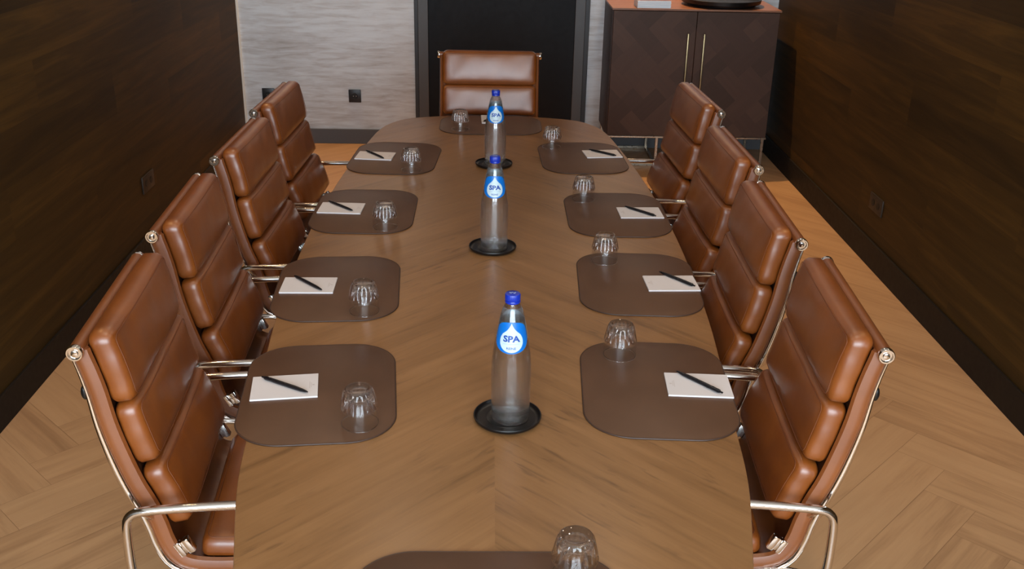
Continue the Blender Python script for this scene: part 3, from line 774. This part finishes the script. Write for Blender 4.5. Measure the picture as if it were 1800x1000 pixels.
    bm = NB(); box(bm, -.016, .016, -.0152, -.0147, 0, .0001); bmesh.ops.subdivide_edges(bm, edges=[e for e in bm.edges if e.calc_length() > .01], cuts=14)
    wrap(bm, zc, .0007); obj('fine_print_line', bm, M['lgrey'], lab, smooth=False)
    bm = flat(sup(.044, .040, 2.8)); solid(bm); wrap(bm, .211, .00015)
    bmesh.ops.rotate(bm, verts=bm.verts, cent=(0, 0, 0), matrix=Matrix.Rotation(PI, 3, 'Z'))
    q = obj('back_label', bm, M['lback'], b, auto=60); q['label'] = 'pale blue label on the back of the bottle'
    return b
def make_coaster():
    bm = NB(); lathe(bm, [(0, 0), (.060, 0), (.068, .002), (.0725, .006), (.0738, .0105), (.0732, .0122), (.0712, .0122), (.0700, .009), (.0665, .0052), (.060, .0042), (.046, .0040), (.0455, .0046), (.0445, .0040), (0, .0040)], 72)
    return tag(obj('bottle_coaster', bm, M['blackgloss'], auto=50), 'x', 'coaster', 'round black bottle coasters')
b0, c0 = make_bottle(), make_coaster()
for x, y, rz, w in ((.044, 1.890, -.06, 'nearest the camera'), (.011, 2.918, 0.0, 'in the middle of the table'), (.017, 3.841, .04, 'farthest from the camera')):
    o = inst(b0); o.location = (x, y, TZ + .0040); o.rotation_euler = (0, 0, rz); o['label'] = 'blue-capped glass water bottle ' + w
    o = inst(c0); o.location = (x - .006 if y < 2 else x - .004, y, TZ); o['label'] = 'round black coaster under the water bottle ' + w

# ================================================================ CABINET
cx0, cx1, cy0, cy1, cz0, cz1 = .757, 1.811, 6.40, 6.869, .19, 1.003
cb = empty('sideboard_cabinet', ((cx0 + cx1) / 2, (cy0 + cy1) / 2, 0), 0, 'dark walnut parquet two-door cabinet with brass handles by the right wall', 'cabinet')
ox, oy = (cx0 + cx1) / 2, (cy0 + cy1) / 2
def cbx(nm, mat, *boxes, parent=cb, bev=.002):
    bm = NB()
    for a in boxes: box(bm, a[0] - ox, a[1] - ox, a[2] - oy, a[3] - oy, a[4], a[5], bev)
    return obj(nm, bm, mat, parent, smooth=False)
cbx('body', M['cabside'], (cx0, cx1, cy0 + .021, cy1, cz0, cz1 - .001))
cbx('top_panel', M['walnut'], (cx0 - .004, cx1 + .004, cy0 - .004, cy1, cz1, cz1 + .012))
mid = 1.288
for a, b, hx in ((cx0 + .006, mid - .0015, 1.238), (mid + .0015, cx1 - .006, 1.340)):
    dr = cbx('door', M['cabdoor'], (a, b, cy0, cy0 + .019, cz0 + .014, cz1 - .004))
    bm = NB(); box(bm, hx - .0055 - ox, hx + .0055 - ox, cy0 - .026 - oy, cy0 - .016 - oy, .40, .868, .002)
    for z in (.42, .85): box(bm, hx - .004 - ox, hx + .004 - ox, cy0 - .018 - oy, cy0 + .002 - oy, z - .004, z + .004)
    h = obj('handle', bm, M['brass'], dr); h['label'] = 'slim brass bar handle'
cbx('bottom_rail', M['steel'], (cx0, cx1, cy0 + .002, cy0 + .018, cz0, cz0 + .012))
for a, b in ((cx0 + .012, cx0 + .345), (cx1 - .345, cx1 - .012)):
    bm = NB()
    for yy in (cy0 + .006, cy1 - .03):
        for xx in (a, b - .018): box(bm, xx - ox, xx + .018 - ox, yy - oy, yy + .018 - oy, .0, cz0, .002)
        box(bm, a - ox, b - ox, yy - oy, yy + .018 - oy, 0, .018, .002)
    for xx in (a, b - .018): box(bm, xx - ox, xx + .018 - ox, cy0 + .006 - oy, cy1 - .012 - oy, 0.0005, .0175, .001)
    obj('leg_frame', bm, M['steel'], cb, smooth=False)
# things on the cabinet
zt = cz1 + .0121
bm = NB()
for i in range(5): box(bm, -.105 + .0015 * (i % 2), .105 + .0015 * (i % 2), -.074, .074, i * .009, i * .009 + .0086, .0012)
M['bookwhite'] = plain('coated_white_paper', (232, 238, 244), .4)
o = obj('booklet_stack', bm, M['bookwhite'], None, smooth=False, loc=(1.012, 6.488, zt)); o.rotation_euler = (0, 0, .02)
tag(o, 'stack of white booklets on the front left of the cabinet top', 'booklets')
bm = box(NB(), -.1035, .1035, -.0725, .0725, .0446, .0462, .0005); q = obj('top_cover', bm, M['coverpink'], o, smooth=False); q['label'] = 'dark pink printed cover'
bm = NB(); lathe(bm, [(0, 0), (.215, 0), (.220, .004), (.222, .012), (.243, .016), (.252, .022), (.256, .045), (.250, .047), (.244, .030), (.225, .024), (0, .022)], 80)
o = obj('round_tray', bm, M['blackgloss'], None, auto=40, loc=(1.475, 6.625, zt)); tag(o, 'large round black tray on the right of the cabinet top', 'tray')
